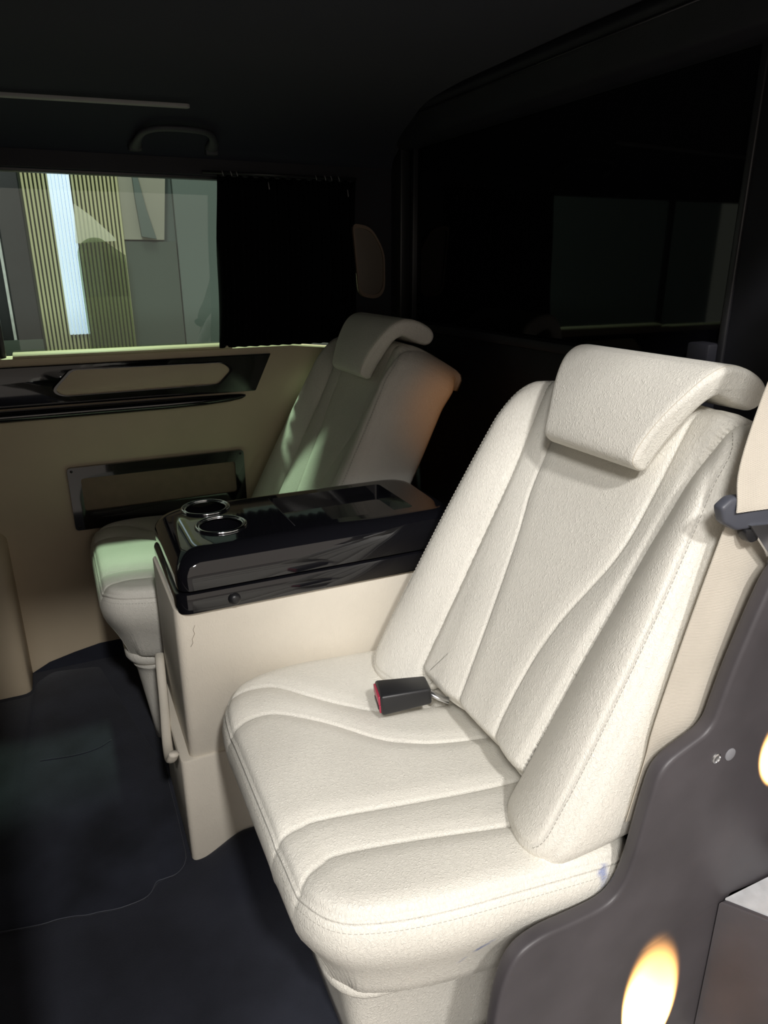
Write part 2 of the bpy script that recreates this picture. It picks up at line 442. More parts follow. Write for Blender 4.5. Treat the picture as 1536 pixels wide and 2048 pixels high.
# pull rail: tapering gloss bar
V = []; F = []
secs = [(-1.3, .838, .018, .045), (.30, .842, .017, .045), (.42, .843, .015, .040), (.50, .8445, .012, .030), (.54, .846, .008, .018), (.556, .847, .003, .006)]
K = 14
for (x, zc, hz, dep) in secs:
    for k in range(K):
        q = 2*math.pi*k/K; V.append((x, Y - .5*dep - .5*dep*math.cos(q)*(1 if math.cos(q) > 0 else 1), zc + hz*math.sin(q)))
for i in range(len(secs)-1):
    for k in range(K): F.append((i*K+k, i*K+(k+1) % K, (i+1)*K+(k+1) % K, (i+1)*K+k))
F += [tuple(range(K)), tuple((len(secs)-1)*K+k for k in range(K))[::-1]]
mesh('pull_rail', V, F, 'piano', door, True, root_org(door))
# storage pocket
po = [(-.008, .669), (.534, .669), (.534, .468), (-.008, .468)]; pi_ = [(.027, .633), (.503, .633), (.503, .528), (.027, .528)]
frame_prism('pocket_frame', rounded(po, .012, 4), rounded(pi_, .010, 4), xz, (Y+.002, Y-.014), 'piano', door)
prism('pocket_panel', rounded(pi_, .010, 4), xz, (Y+.001, Y-.006), 'inset', door)
for (sx, sz) in ((.004, .658), (.522, .658), (.004, .479), (.522, .479)):
    lathe('screw', [(.004, 0), (.004, .001), (.0025, .002)], lambda a, b, h, sx=sx, sz=sz: (sx+a, Y-.014-h, sz+b), 'blackplastic', door, 12)

# far window
win = empty('window_1', (.2, Y, 1.0), 'tinted side window', kind='structure')
box('pane', (-1.4, Y+.040, 1.0), (.956, Y+.045, 1.50), 'glass', win)
box('window_frame', (-1.4, Y+.02, 1.488), (.956, Y+.06, 1.503), 'blackplastic', win, bev=.003)
box('window_frame', (-.135, Y+.025, 1.0), (-.118, Y+.05, 1.5), 'blackplastic', win, bev=.003)
box('window_frame', (.93, Y+.02, 1.0), (.957, Y+.06, 1.503), 'blackplastic', win, bev=.003)

# rear partition
box_ = empty('wall_rear', (XR, 1.6, 0), 'black rear partition below and around the glass', kind='structure')
box('lower_panel', (XR, .6, 0), (XR+.06, Y+.06, 1.05), 'darktrim', box_, bev=.004)
box('shelf', (XR-.035, .95, 1.05), (XR+.06, Y, 1.075), 'darktrim', box_, bev=.006)
box('side_block', (XR-.03, .935, 1.075), (XR+.02, .985, 1.112), 'darktrim', box_, bev=.005)
bm = [(XR+.03, 1.69), (XR-.075, 1.69), (XR-.085, 1.668), (XR-.065, 1.645), (XR-.05, 1.60), (XR-.02, 1.585), (XR+.03, 1.585)]
prism('roof_beam', rounded(bm, .008, 4), lambda a, b, h: (a, h, b), (.70, Y), 'darktrim', box_)
tube('beam_edge', [(XR-.078, .95, 1.653), (XR-.078, 1.5, 1.653), (XR-.078, 2.0, 1.652)], .0022, 'blackplastic', box_)
w2 = empty('window_2', (XR, 1.6, 1.07), 'black glass of the rear partition', kind='structure')
box('pane', (XR+.004, .93, 1.07), (XR+.012, 2.22, 1.60), 'blackglass', w2)
box('window_frame', (XR-.008, .922, 1.07), (XR+.02, .938, 1.60), 'blackplastic', w2, bev=.004, seg=3)
tag(box('trim_1', (XR-.03, 2.205, 1.03), (XR+.03, 2.27, 1.66), 'blackplastic', bev=.006, seg=3), 'black corner post beside the partition glass', kind='structure')
tag(box('trim_3', (XR-.012, 2.150, 1.03), (XR+.03, 2.165, 1.60), 'blackplastic', bev=.003), 'thin black glazing bar of the partition', kind='structure')

# ground outside
tag(box('showroom_floor', (-6, -6, -.62), (7, 8, -.60), 'tile'), 'pale tiled showroom floor outside the van', kind='structure')

# ================================================================== CAPTAIN SEATS
SO = Vector((.45, .93, 0))
th = math.radians(28); BO = Vector((.555, .905, .45)); BV = Vector((math.sin(th), 0, math.cos(th))); BN = Vector((-math.cos(th), 0, math.sin(th)))
STAINS = [((.620-SO.x, .585-SO.y, .412), .15, (.011, .05, .024), .7), ((.610-SO.x, .585-SO.y, .382), .5, (.0045, .05, .022), .4),
          ((.429-SO.x, .60-SO.y, .348), .85, (.006, .05, .026), .7), ((.405-SO.x, .60-SO.y, .318), .7, (.005, .05, .020), .35),
          ((.43-SO.x, .63-SO.y, .236), .6, (.012, .06, .016), .55)]
stained()

def _area(P): return sum(P[i].x*P[(i+1) % len(P)].y-P[(i+1) % len(P)].x*P[i].y for i in range(len(P)))
def build_seat():
    seat = empty('captain_seat', SO)
    # ---- cushion
    C0 = Vector((.46, .932))
    half = [(.203, .262), (.33, .335), (.69, .35)]
    pts = [(.203, .932-.27), (.32, .932-.318), (.69, .932-.345), (.69, .932+.330), (.32, .932+.332), (.203, .932+.275)]
    ol = rounded(pts, [.085, .10, .06, .06, .10, .09], 10)
    S1 = smooth_poly([(.19, 1.187), (.22, 1.193), (.262, 1.201), (.311, 1.192), (.367, 1.143), (.431, 1.09), (.50, 1.05), (.69, 1.02)], 40)
    S2 = smooth_poly([(.19, 1.100), (.214, 1.108), (.25, 1.12), (.297, 1.112), (.367, 1.058), (.442, .976), (.497, .944), (.555, .925), (.69, .90)], 40)
    S3 = smooth_poly([(.19, .812), (.207, .819), (.24, .825), (.273, .827), (.401, .809), (.545, .794), (.69, .785)], 40)
    S4 = smooth_poly([(.19, .705), (.216, .73), (.243, .743), (.276, .75), (.402, .728), (.539, .70), (.69, .68)], 40)
    seams = [S1, S2, S3, S4]
    def top(x, y, e):
        z = .452-.022*sstep(.25, .7, x)
        d = abs(y-.932)
        z += .012*sstep(.14, .30, d)
        dmin = 9
        for s in seams:
            q = polydist((x, y), s); dmin = min(dmin, q)
            z -= .0035*math.exp(-(q/.0035)**2)+.005*math.exp(-(q/.018)**2)
        r = .030
        if e < r: z -= .45*(r-math.sqrt(max(0, r*r-(r-e)**2)))
        z -= .003*math.exp(-(e/.004)**2)
        return z
    def sk(off, dr, fr=0):
        return lambda p, n: (off-(fr*max(0, -n.x)+fr*.6*abs(n.y)), dr)
    skirt = [sk(.0035, .0012), sk(.0045, .004), sk(.002, .0068), sk(.004, .009), sk(.0085, .016), sk(.011, .026), sk(.013, .040), sk(.013, .06, .003), sk(.011, .08, .008), sk(.007, .10, .014),
             sk(.003, .12, .02), sk(-.001, .14, .024), sk(-.006, .165, .028), sk(-.011, .186, .03), sk(-.016, .194, .032), sk(-.028, .198, .035), sk(-.05, .20, .04)]
    ts = [.01+.99*(1-(1-k/119)**1.15) for k in range(120)]; ts[-1] = 1
    parts, rings = ringsurf(ol, C0, 620, ts, top, skirt, xy, lambda a, b, s: 'cushion_skirt' if s else 'cushion_top')
    ct = mesh('cushion_top', *parts['cushion_top'], 'leather', seat, True, SO)
    cs = mesh('cushion_skirt', *parts['cushion_skirt'], 'leather_inked', seat, True, SO)
    base = len(ts)
    stitches('stitching', rings[base+4], 'thread', cs, closed=True)
    # ---- roll and pedestal under the cushion
    pin = [(.255, .70), (.62, .65), (.67, .66), (.67, 1.20), (.62, 1.21), (.255, 1.165)]
    po_ = rounded(pin, .06, 8)
    pr, _ = ringsurf(po_, (.46, .932), 120, [.5, 1], lambda a, b, e: .258, [(.008, .004), (.014, .014), (.014, .026), (.008, .036), (-.002, .041), (-.004, .046)], xy, lambda a, b, s: 0)
    mesh('base_roll', *pr[0], 'leather_inked', seat, True, SO)
    pr, _ = ringsurf(po_, (.46, .932), 120, [.5, 1], lambda a, b, e: .218, [(-.004, .003), (-.010, .02), (-.022, .10), (-.034, .18), (-.036, .217)], xy, lambda a, b, s: 0)
    mesh('pedestal', *pr[0], 'leather', seat, True, SO)

    # ---- backrest in local (u across, v up the back, n out of the back)
    def bf(u, v, n):
        if v < .12: v = v + (-n if n < 0 else 0)*.62*(1-max(-.03, v)/.12)
        p = BO + Vector((0, u, 0)) + BV*v + BN*n; return tuple(p)
    HA = [(-.05, .165), (0, .165), (.25, .172), (.46, .184), (.66, .203), (.75, .21)]
    Bp = [(-.05, .022), (.036, .036), (.12, .049), (.257, .072), (.364, .095), (.42, .111), (.463, .123), (.547, .131), (.75, .14)]
    Cp = [(-.05, -.095), (.025, -.085), (.094, -.074), (.202, -.077), (.285, -.092), (.352, -.113), (.40, -.128), (.45, -.137), (.52, -.140), (.75, -.145)]
    Bs = [(p.y, p.x) for p in smooth_poly([(a, b) for a, b in Bp], 60)]; Bs = [(b, a) for a, b in Bs]
    Cs = [(p.x, p.y) for p in smooth_poly(Cp, 60)]
    Bs = [(p.x, p.y) for p in smooth_poly(Bp, 60)]
    wtab = [(-.05, .305), (.1, .304), (.35, .296), (.5, .284), (.62, .268), (.7, .26)]
    pts = [(-.300, -.028), (-.172, -.022), (-.160, .020), (.160, .020), (.172, -.022), (.300, -.028), (.305, .10), (.296, .35), (.282, .52), (.262, .676), (0, .684), (-.262, .676), (-.282, .52), (-.296, .35), (-.305, .10)]
    ol = rounded(pts, [.06, .02, .015, .015, .02, .06, .08, .1, .1, .10, .2, .10, .1, .1, .08], 8)
    def top(u, v, e):
        a = interp(HA, v); W = interp(wtab, v); au = abs(u)
        if au < a:
            b = interp(Bs, v); c = interp(Cs, v)
            n = .0
            db, dc = abs(u-b), abs(u-c)
            n -= .0035*(math.exp(-(db/.0035)**2)+math.exp(-(dc/.0035)**2)) + .0035*(math.exp(-(db/.016)**2)+math.exp(-(dc/.016)**2))
            if u > b or u < c:      # puffed strip beside the bolster
                n += .007*sstep(0, .06, min(db if u > b else dc, 1))
            n -= .004*sstep(.25, .5, v)*(1-sstep(.5, .65, v))
            n -= .006*math.exp(-((a-au)/.010)**2)
        else:
            s = (au-a)/(W-a)
            n = .040*math.sin(math.pi/2*min(1, s/.72))**1.0 - .006*math.exp(-((au-a)/.006)**2)
            if s > .72: n -= .004*((s-.72)/.28)**2
            # top of the bolster falls away
            n -= .022*sstep(.55, .68, v)
        r = .032
        if e < r and not (au < a and v < .12): n -= .72*(r-math.sqrt(max(0, r*r-(r-e)**2)))
        if au > a+.03: n -= .0016*math.exp(-((e-.018)/.0024)**2)
        # lower lip of the centre panel curls in
        if au < a: n -= .034*(1-sstep(.018, .060, v))
        return n
    skirt = [(.0035, .003), (.007, .010), (.010, .022), (.012, .04), (.013, .06), (.013, .085), (.012, .11), (.010, .135), (.005, .155), (-.008, .168), (-.04, .176)]
    ts = [.01+.99*(1-(1-k/129)**1.1) for k in range(130)]; ts[-1] = 1
    def cl(u, v, s):
        a = interp(HA, v)
        if s: return 'back_shell'
        return 'center_panel' if abs(u) < a else ('bolster_l' if u > 0 else 'bolster_r')
    parts, rings = ringsurf(ol, (0, .33), 660, ts, top, skirt, bf, cl)
    mesh('back_shell', *parts['back_shell'], 'leather', seat, True, SO)
    mesh('center_panel', *parts['center_panel'], 'leather', seat, True, SO)
    for k in ('bolster_l', 'bolster_r'):
        b_ = mesh('bolster', *parts[k], 'leather', seat, True, SO)
        # stitched seam following the bolster's outer edge
        R_ = resample(ol, 660); cc = Vector((0, .33)); sg = 1 if k == 'bolster_l' else -1
        for inset in (.013,):
            line = []
            for i in range(660):
                p = R_[i]; rad = p-cc; nn = (R_[(i+1) % 660]-R_[i-1]).normalized(); nn = Vector((nn.y, -nn.x)); h = abs(rad.dot(nn))
                t = 1-inset/max(h, .05); q = cc+rad*t
                if q.x*sg > interp(HA, q.y)+.03 and q.y > -.008: line.append((q.y*10 if False else i, q, inset))
            # order continuous
            idx = [l[0] for l in line]; cut = 0
            for j in range(1, len(idx)):
                if idx[j]-idx[j-1] > 1: cut = j
            line = line[cut:]+line[:cut]
            stitches('stitching', [Vector(bf(l[1].x, l[1].y, top(l[1].x, l[1].y, l[2])+.0005)) for l in line], 'thread', b_)
    # ---- headrest pad hooked over the top
    pf = [(.552, .010), (.545, .020), (.545, .034), (.552, .047), (.575, .053), (.62, .056), (.66, .053), (.695, .045), (.72, .030), (.735, .010), (.744, -.02), (.746, -.05), (.742, -.072), (.730, -.086), (.712, -.088), (.698, -.078), (.692, -.05), (.690, -.02), (.686, .000), (.66, .012), (.60, .012)]
    PR = resample([tuple(p) for p in smooth_poly(pf+[pf[0]], 160)][:-1], 130)
    HS = -1 if _area(PR) > 0 else 1
    pcx = Vector((.665, .018))
    def hw(v): return .112+.056*sstep(.54, .74, v)
    V = []; F = []; cols = []
    sv = [-1, -.995, -.985, -.97, -.95, -.92] + [-.88+1.76*k/24 for k in range(25)] + [.92, .95, .97, .985, .995, 1]
    NN = len(PR)
    for s in sv:
        e = 1-abs(s); sh = 0
        d_in = .011*(1-math.sqrt(max(0, 1-(1-min(1, e/.085))**2)))
        for i, p in enumerate(PR):
            tn = (PR[(i+1) % NN]-PR[i-1]).normalized(); nn = Vector((tn.y, -tn.x))
            if nn.dot(p-pcx) < 0 and False: nn = -nn
            q = p+nn*HS*d_in
            crown = .005*(1-s*s)*(1 if p.y > .03 else 0)
            V.append(bf(s*hw(p.x)-.015, q.x+.008, q.y+crown))
    for j in range(len(sv)-1):
        for i in range(NN):
            k = (i+1) % NN; F.append((j*NN+i, j*NN+k, (j+1)*NN+k, (j+1)*NN+i))
    F += [tuple(range(NN))[::-1], tuple((len(sv)-1)*NN+i for i in range(NN))]
    hr = mesh('headrest', V, F, 'leather', seat, True, SO)
    bm = bmesh.new(); bm.from_mesh(hr.data); bmesh.ops.recalc_face_normals(bm, faces=bm.faces)
    bm.to_mesh(hr.data); bm.free(); hr.data.set_sharp_from_angle(angle=math.radians(60))
    for s in (-.955, .955):
        ln = []
        for i, p in enumerate(PR):
            if p.y > .022 or p.x > .715:
                tn = (PR[(i+1) % NN]-PR[i-1]).normalized(); q = p+Vector((tn.y, -tn.x))*HS*.0022
                ln.append((i, Vector(bf(s*hw(p.x)-.015, q.x+.008, q.y+.0004))))
        cut = 0
        for j in range(1, len(ln)):
            if ln[j][0]-ln[j-1][0] > 1: cut = j
        ln = [q[1] for q in ln[cut:]+ln[:cut]]
        tube('seam', ln, .0011, 'seam', hr, 6)
    return seat
seat = build_seat()
tag(seat, 'brightly lit cream leather captain seat with blue ink smears, beside the dark side board', 'seat', 'captain seats')
def copy_tree(o, parent=None):
    c = o.copy(); COL.objects.link(c); c.parent = parent
    for ch in o.children: copy_tree(ch, c)
    return c
seat2 = copy_tree(seat); seat2.location = SO+Vector((-.01, 1.03, 0))
tag(seat2, 'shaded cream leather captain seat between the console and the door with the window', 'seat', 'captain seats')
for ch in seat2.children:
    n = ch.name.split('.')[0]
    if n in ('cushion_top', 'cushion_skirt'): ch.location = (-.16, 0, .03); ch.scale = (1, .92, 1)
    if n == 'base_roll': ch.location = (-.165, 0, .03); ch.scale = (1, .92, 1)
    if n == 'pedestal': ch.location = (-.165, 0, 0); ch.scale = (1, 1, 1.13)
    if ch.data.materials[0].name == 'leather_inked':
        ch.data = ch.data.copy(); ch.data.materials[0] = MATS['leather']

# ================================================================== CENTRE CONSOLE
con = empty('center_console', (.42, 1.45, 0), 'cream console with gloss black lid and two cup holders between the seats', 'console')
co = rounded([(.145, 1.290), (.78, 1.290), (.78, 1.602), (.145, 1.602)], .018, 5)
prism('body', co, xy, (.262, .612), 'vinyl', con, bev=.004)
cl_ = rounded([(.125, 1.284), (.78, 1.284), (.78, 1.605), (.125, 1.605)], .014, 5)
prism('plinth', cl_, xy, (0, .266), 'vinyl', con, bev=.004)
# curved pull lip of the front pocket
lip = smooth_poly([(.134, 1.59, .36), (.124, 1.50, .29), (.112, 1.40, .252), (.108, 1.34, .252), (.108, 1.300, .270), (.114, 1.288, .292)], 24)
tube('pocket_lip', lip, .011, 'vinyl', con, 10, flat=.7)
# gloss lower band and lid
lb = rounded([(.150, 1.278), (.80, 1.278), (.80, 1.607), (.150, 1.607)], .032, 8)
prism('lid_band', lb, xy, (.603, .647), 'piano', con, bev=.006)
def lid():
    V = []; F = []
    def lring(fi, ni, ai, z, rr):      # rounded rectangle, inset at the front, near and far side
        return [(p[0], p[1], z) for p in rounded([(.156+fi, 1.28+ni), (.80-ai, 1.28+ni), (.80-ai, 1.605-ai), (.156+fi, 1.605-ai)], rr, 10)]
    V += lring(.064, .049, .036, .728, .07)
    for k in range(11):
        q = math.pi/2*k/10; g = 1-math.sin(q); d = 1-math.cos(q)
        V += lring(.060*g, .045*g, .032*g, .728-.050*d, .030+.038*g)
    V += lring(0, 0, 0, .664, .030); V += lring(.0015, .0015, .0015, .652, .030); V += lring(.006, .006, .006, .6495, .026)
    N = 44
    R_ = len(V)//N
    for r in range(R_-1):
        for i in range(N):
            j = (i+1) % N; F.append((r*N+i, (r+1)*N+i, (r+1)*N+j, r*N+j))
    F.append(tuple(range(N))); F.append(tuple((R_-1)*N+i for i in range(N))[::-1])
    o = mesh('lid', V, F, 'piano', con, True, root_org(con))
    bm = bmesh.new(); bm.from_mesh(o.data); bmesh.ops.recalc_face_normals(bm, faces=bm.faces); bm.to_mesh(o.data); bm.free()
    cut = []
    def cutter(pts, z0):
        bm = bmesh.new(); a = [bm.verts.new((p[0], p[1], z0)) for p in pts]; b = [bm.verts.new((p[0], p[1], .76)) for p in pts]; n = len(pts)
        bm.faces.new(a[::-1]); bm.faces.new(b)
        for i in range(n): bm.faces.new((a[i], a[(i+1) % n], b[(i+1) % n], b[i]))
        bmesh.ops.recalc_face_normals(bm, faces=bm.faces)
        me = bpy.data.meshes.new('cut'); bm.to_mesh(me); bm.free(); c_ = bpy.data.objects.new('cut', me); COL.objects.link(c_); cut.append(c_)
        md = o.modifiers.new('b', 'BOOLEAN'); md.operation = 'DIFFERENCE'; md.object = c_; md.solver = 'EXACT'
    for cx, cy in CUPS: cutter([(cx+.049*math.cos(k*math.pi/24), cy+.049*math.sin(k*math.pi/24)) for k in range(48)], .655)
    cutter(rounded([(.418, 1.352), (.70, 1.352), (.70, 1.548), (.418, 1.548)], .012, 4), .708)
    dg = bpy.context.evaluated_depsgraph_get(); dg.update()
    me = bpy.data.meshes.new_from_object(o.evaluated_get(dg)); o.modifiers.clear(); o.data = me
    me.polygons.foreach_set('use_smooth', [True]*len(me.polygons)); me.set_sharp_from_angle(angle=math.radians(35))
    for c_ in cut: bpy.data.objects.remove(c_)
    return o
CUPS = [(.268, 1.545), (.275, 1.418)]
ld = lid()
for cx, cy in CUPS:
    cr = tube('cup_ring', [(cx+.0515*math.cos(k*math.pi/24), cy+.0515*math.sin(k*math.pi/24), .730) for k in range(48)], .0032, 'chrome', con, 8, True)
    tube('cup_ring_lip', [(cx+.046*math.cos(k*math.pi/24), cy+.046*math.sin(k*math.pi/24), .7285) for k in range(48)], .0022, 'chrome', cr, 6, True)
tube('tray_edge', [(.4165, 1.350, .7275), (.4165, 1.55, .7275)], .0013, 'blackplastic', con, 6)
lathe('knob', [(.012, 0), (.0125, .003), (.011, .008), (.007, .011), (.002, .012)], lambda a, b, h: (.262+a, 1.2785-h, .622+b), 'blackplastic', con, 20)
tube('crack', [(.182, 1.2892, .575), (.178, 1.2892, .565), (.180, 1.2892, .556), (.174, 1.2892, .545), (.175, 1.2892, .537), (.170, 1.2892, .529)], .0004, 'inset', con, 5)

# ================================================================== BELT AND BUCKLE
bk = empty('belt_buckle', (.50, 1.02, .455), 'black belt buckle with red release button on the cream cushion', 'buckle')
rz = Matrix.Rotation(math.radians(-13), 3, 'Z') @ Matrix.Rotation(math.radians(-4), 3, 'Y')
def bb(lo, hi, name, m, bev, seg=3, parent=None):
    bm = bmesh.new(); bmesh.ops.create_cube(bm, size=1)
    c = Vector([(a+b)/2 for a, b in zip(lo, hi)]); s = [b-a for a, b in zip(lo, hi)]
    for v in bm.verts:
        v.co = Vector((v.co[0]*s[0], v.co[1]*s[1], v.co[2]*s[2]))+c
    if name == 'housing':
        for v in bm.verts:
            if v.co.x > c.x: v.co.z = c.z+(v.co.z-c.z)*.82-.002; v.co.y = c.y+(v.co.y-c.y)*.80
    bmesh.ops.bevel(bm, geom=bm.edges[:], offset=bev, segments=seg, affect='EDGES', profile=.5)
    for v in bm.verts: v.co = rz @ v.co + Vector((.508, 1.020, .487))
    return bm_obj(name, bm, m, parent or bk, auto=40)
bb((-.046, -.030, -.021), (.052, .030, .022), 'housing', 'buckleblack', .006)
bt = bb((-.0495, -.024, -.001), (-.044, .024, .018), 'release_button', 'red', .002)
bb((-.0485, -.024, -.017), (-.044, .024, -.001), 'slot_rim', 'red', .0015)
bb((-.050, -.018, -.013), (-.046, .018, -.004), 'slot', 'blackplastic', .001)
tube('stalk', [rz @ Vector((.05, 0, -.004))+Vector((.508, 1.020, .487)), Vector((.575, .998, .474)), Vector((.592, .99, .466))], .009, 'steel', bk, 8, flat=.5)

sb = empty('seat_belt', (.72, .575, .60), 'cream webbing seat belt with grey tongue guide hanging beside the lit seat', 'seat belt')
def ribbon(name, L, Rr, parent, th=.0016):
    n = 28; Lp = smooth_poly(L, n); Rp = smooth_poly(Rr, n); V = []; F = []; m_ = 6
    for sgn in (-1, 1):
        for i in range(n):
            for k in range(m_+1):
                t = k/m_; p = Lp[i].lerp(Rp[i], t); V.append((p.x, p.y+sgn*th*.5+.002*math.sin(math.pi*t), p.z))
    s = n*(m_+1)
    for i in range(n-1):
        for k in range(m_):
            a = i*(m_+1)+k; q = (a, a+1, a+m_+2, a+m_+1); F.append(q); F.append(tuple(s+x for x in q[::-1]))
        a = i*(m_+1); F.append((a, a+m_+1, s+a+m_+1, s+a)); a += m_; F.append((a, s+a, s+a+m_+1, a+m_+1))
    a = 0
    for k in range(m_): F.append((k, s+k, s+k+1, k+1)); a = (n-1)*(m_+1)+k; F.append((a, a+1, s+a+1, s+a))
    o = mesh(name, V, F, 'belt', parent, True, root_org(parent))
    o.data.set_sharp_from_angle(angle=math.radians(40)); return o
ribbon('strap', [(.648, .583, .50), (.668, .583, .60), (.676, .583, .655), (.715, .588, .785), (.763, .596, .915), (.770, .597, .935)],
       [(.742, .583, .50), (.758, .583, .60), (.770, .583, .655), (.812, .588, .755), (.866, .596, .870), (.880, .597, .925)], sb)
ribbon('strap', [(.755, .574, .953), (.756, .576, .965), (.762, .586, 1.005), (.795, .600, 1.075), (.84, .605, 1.2), (.88, .61, 1.36)],
       [(.876, .574, .945), (.877, .576, .957), (.880, .586, 1.0), (.902, .600, 1.065), (.94, .605, 1.2), (.965, .61, 1.36)], sb)
K1 = lambda P: [(x*1.04, 1.25-(1.25-z)*1.04) for x, z in P]
tg = prism('tongue_guide', rounded(K1([(.705, .972), (.714, .950), (.738, .937), (.870, .930), (.876, .962), (.748, .970), (.742, .982), (.722, .983)]), .006, 4), xz, (.595, .578), 'greyplastic', sb, bev=.005, seg=3)
po_ = K1([(.756, .943), (.800, .939), (.874, .933), (.880, .860), (.838, .868), (.816, .880)])
pi2 = K1([(.803, .930), (.815, .929), (.866, .925), (.870, .872), (.838, .878), (.827, .886)])
frame_prism('tongue_plate', po_, pi2, xz, (.578, .5735), 'steel', tg)
prism('stop_button', rounded(K1([(.753, .938), (.786, .935), (.780, .918), (.765, .916), (.755, .926)]), .008, 5), xz, (.592, .577), 'blackplastic', tg, bev=.003)

# ================================================================== SIDE BOARD AND STEP BOX
board = empty('side_board', (.7, .56, 0), 'matt dark shaped board with two screws outside the lit seat', 'side panel')
bo = [(.412, .0), (.416, .246), (.424, .336), (.444, .385), (.486, .400), (.542, .398), (.603, .400), (.625, .425), (.637, .473), (.648, .548), (.662, .615), (.748, .647), (.769, .73), (.798, .815), (.82, .87), (.86, .90), (.975, .91), (.98, .29), (.86, .300), (.86, .0)]
br = [0, .05, .05, .03, .03, .03, .03, .03, .03, .03, .03, .02, .03, .03, .03, .02, 0, 0, .004, 0]
prism('panel', rounded(bo, br, 6), xz, (.548, .572), 'board', board, bev=.006, seg=3)
lathe('screw', [(.0085, 0), (.008, .0015), (.006, .0025), (.0055, .0012), (.002, .001)], lambda a, b, h: (.766+a, .548-h, .595+b), 'steel', board, 20)
lathe('screw_cap', [(.010, 0), (.0098, .001), (.007, .0018), (.002, .002)], lambda a, b, h: (.794+a, .548-h, .592+b), 'lightplastic', board, 20)
step = empty('step_box', (1.0, .45, 0), 'dark angled box with pale grey top below the side board', 'box')
sp = [(.834, .546), (.975, .342), (1.25, .342), (1.25, .546)]
prism('side', sp, xy, (0, .300), 'board', step, bev=.004)
prism('top', [(.845, .545), (.980, .350), (1.25, .350), (1.25, .545)], xy, (.2995, .303), 'alu', step)

# ================================================================== FLOOR MAT
mo = [(-1.2, 1.30), (-.40, 1.27), (-.255, 1.263), (-.183, 1.248), (-.150, 1.246), (-.119, 1.240), (-.095, 1.232), (-.072, 1.229), (-.040, 1.222), (-.014, 1.221), (.014, 1.224), (.030, 1.234), (.044, 1.256), (.062, 1.258), (.085, 1.260), (.104, 1.275), (.115, 1.300), (.117, 1.40), (.117, 1.62), (.10, 1.70), (.02, 2.10), (.0, 2.22), (-.14, 2.25), (-.19, 2.20), (-.20, 2.13), (-1.2, 2.12)]
fm = prism('floor_mat', rounded(mo, [.02]*len(mo), 3), xy, (.0025, .009), 'mat_carpet', bev=.002)
tag(fm, 'thin black carpet mat with a wavy cut edge on the van floor', 'mat')
edge = [(p[0], p[1]-.001, .0088) for p in smooth_poly([Vector((*q, 0)) for q in mo[2:17]], 90)]
tube('edge_fray', edge, .0008, 'greyplastic', fm, 5)
stl = smooth_poly([(-.18, 1.787, .0098), (-.096, 1.772, .0098), (-.039, 1.777, .0095), (0, 1.80, .009)], 20)
tube('crease', stl, .0022, 'mat_carpet', fm, 6)

# ================================================================== CURTAIN, HANDLE, STRIP, VENT
cu = empty('window_curtain', (.72, Y-.03, 1.0), 'black pleated curtain drawn to the rear of the side window', 'curtain')
V = []; F = []; nx = 150; nz = 14
for j in range(nz+1):
    z = 1.004+.494*j/nz
    for i in range(nx+1):
        u = i/nx; x0_ = .480+.028*j/nz; x = x0_+(.945-x0_)*u + .002*math.sin(18*z+u*5)
        V.append((x, Y-.022-.010*math.sin(u*2*math.pi*13+.6*math.sin(z*9)), z - (.006*abs(math.sin(u*math.pi*13)) if j == nz else 0)))
for j in range(nz):
    for i in range(nx): a = j*(nx+1)+i; F.append((a, a+1, a+nx+2, a+nx+1))
cf = mesh('fabric', V, F, 'curtain', cu, True, root_org(cu))
sd = cf.modifiers.new('thickness', 'SOLIDIFY'); sd.thickness = .0012
tube('curtain_rail', [(.47, Y-.022, 1.503), (.95, Y-.022, 1.503)], .004, 'blackplastic', cu, 8)
for k, x in enumerate((.523, .548, .565, .81, .84, .86, .885)):
    tube('hook', [(x, Y-.034, 1.507), (x+.002, Y-.037, 1.499), (x+.004, Y-.034, 1.494)], .0014, 'strip', cu, 5)
for x, z in ((.66, 1.482), (.915, 1.47)):
    tube('pull_tab', [(x, Y-.036, z), (x+.002, Y-.037, z-.02)], .0014, 'strip', cu, 5)

gh = empty('grab_handle', (.4, 2.2, 1.57), 'black grab handle on the headliner above the side window', 'handle')
def roof_pt(x, z, out=0): # on the roof cove at height z
    q = math.acos(min(1, (z-1.495)/.19)); return Vector((x, 1.68+.62*math.sin(q)-out, z))
hp = [roof_pt(.290, 1.560, .0), roof_pt(.292, 1.565, .022), roof_pt(.305, 1.583, .042), roof_pt(.345, 1.592, .05), roof_pt(.42, 1.594, .05), roof_pt(.475, 1.590, .045), roof_pt(.498, 1.578, .025), roof_pt(.500, 1.566, .0)]
tube('grip', smooth_poly(hp, 40), [.020-.010*sstep(0, .25, k/39)*(1-sstep(.8, 1, k/39)) for k in range(40)], 'handleplastic', gh, 12, flat=.75)
for x in (.29, .50):
    p = roof_pt(x, 1.562); box('mount', (p.x-.018, p.y-.014, p.z-.016), (p.x+.018, p.y+.012, p.z+.016), 'handleplastic', gh, bev=.006)

st = prism('ceiling_strip', rounded([(-.75, .0045), (.405, .0045), (.412, 0), (.405, -.0045), (-.75, -.0045)], .003, 3), lambda a, b, h: (a, 2.088-.14*a*0-.055*max(-1, a)*1.0+b*.9+h*.2, 1.6275+.011*a+b*-.35-h), (-.004, .004), 'strip', bev=.001)
tag(st, 'slim grey trim strip on the headliner above the window', 'trim strip')

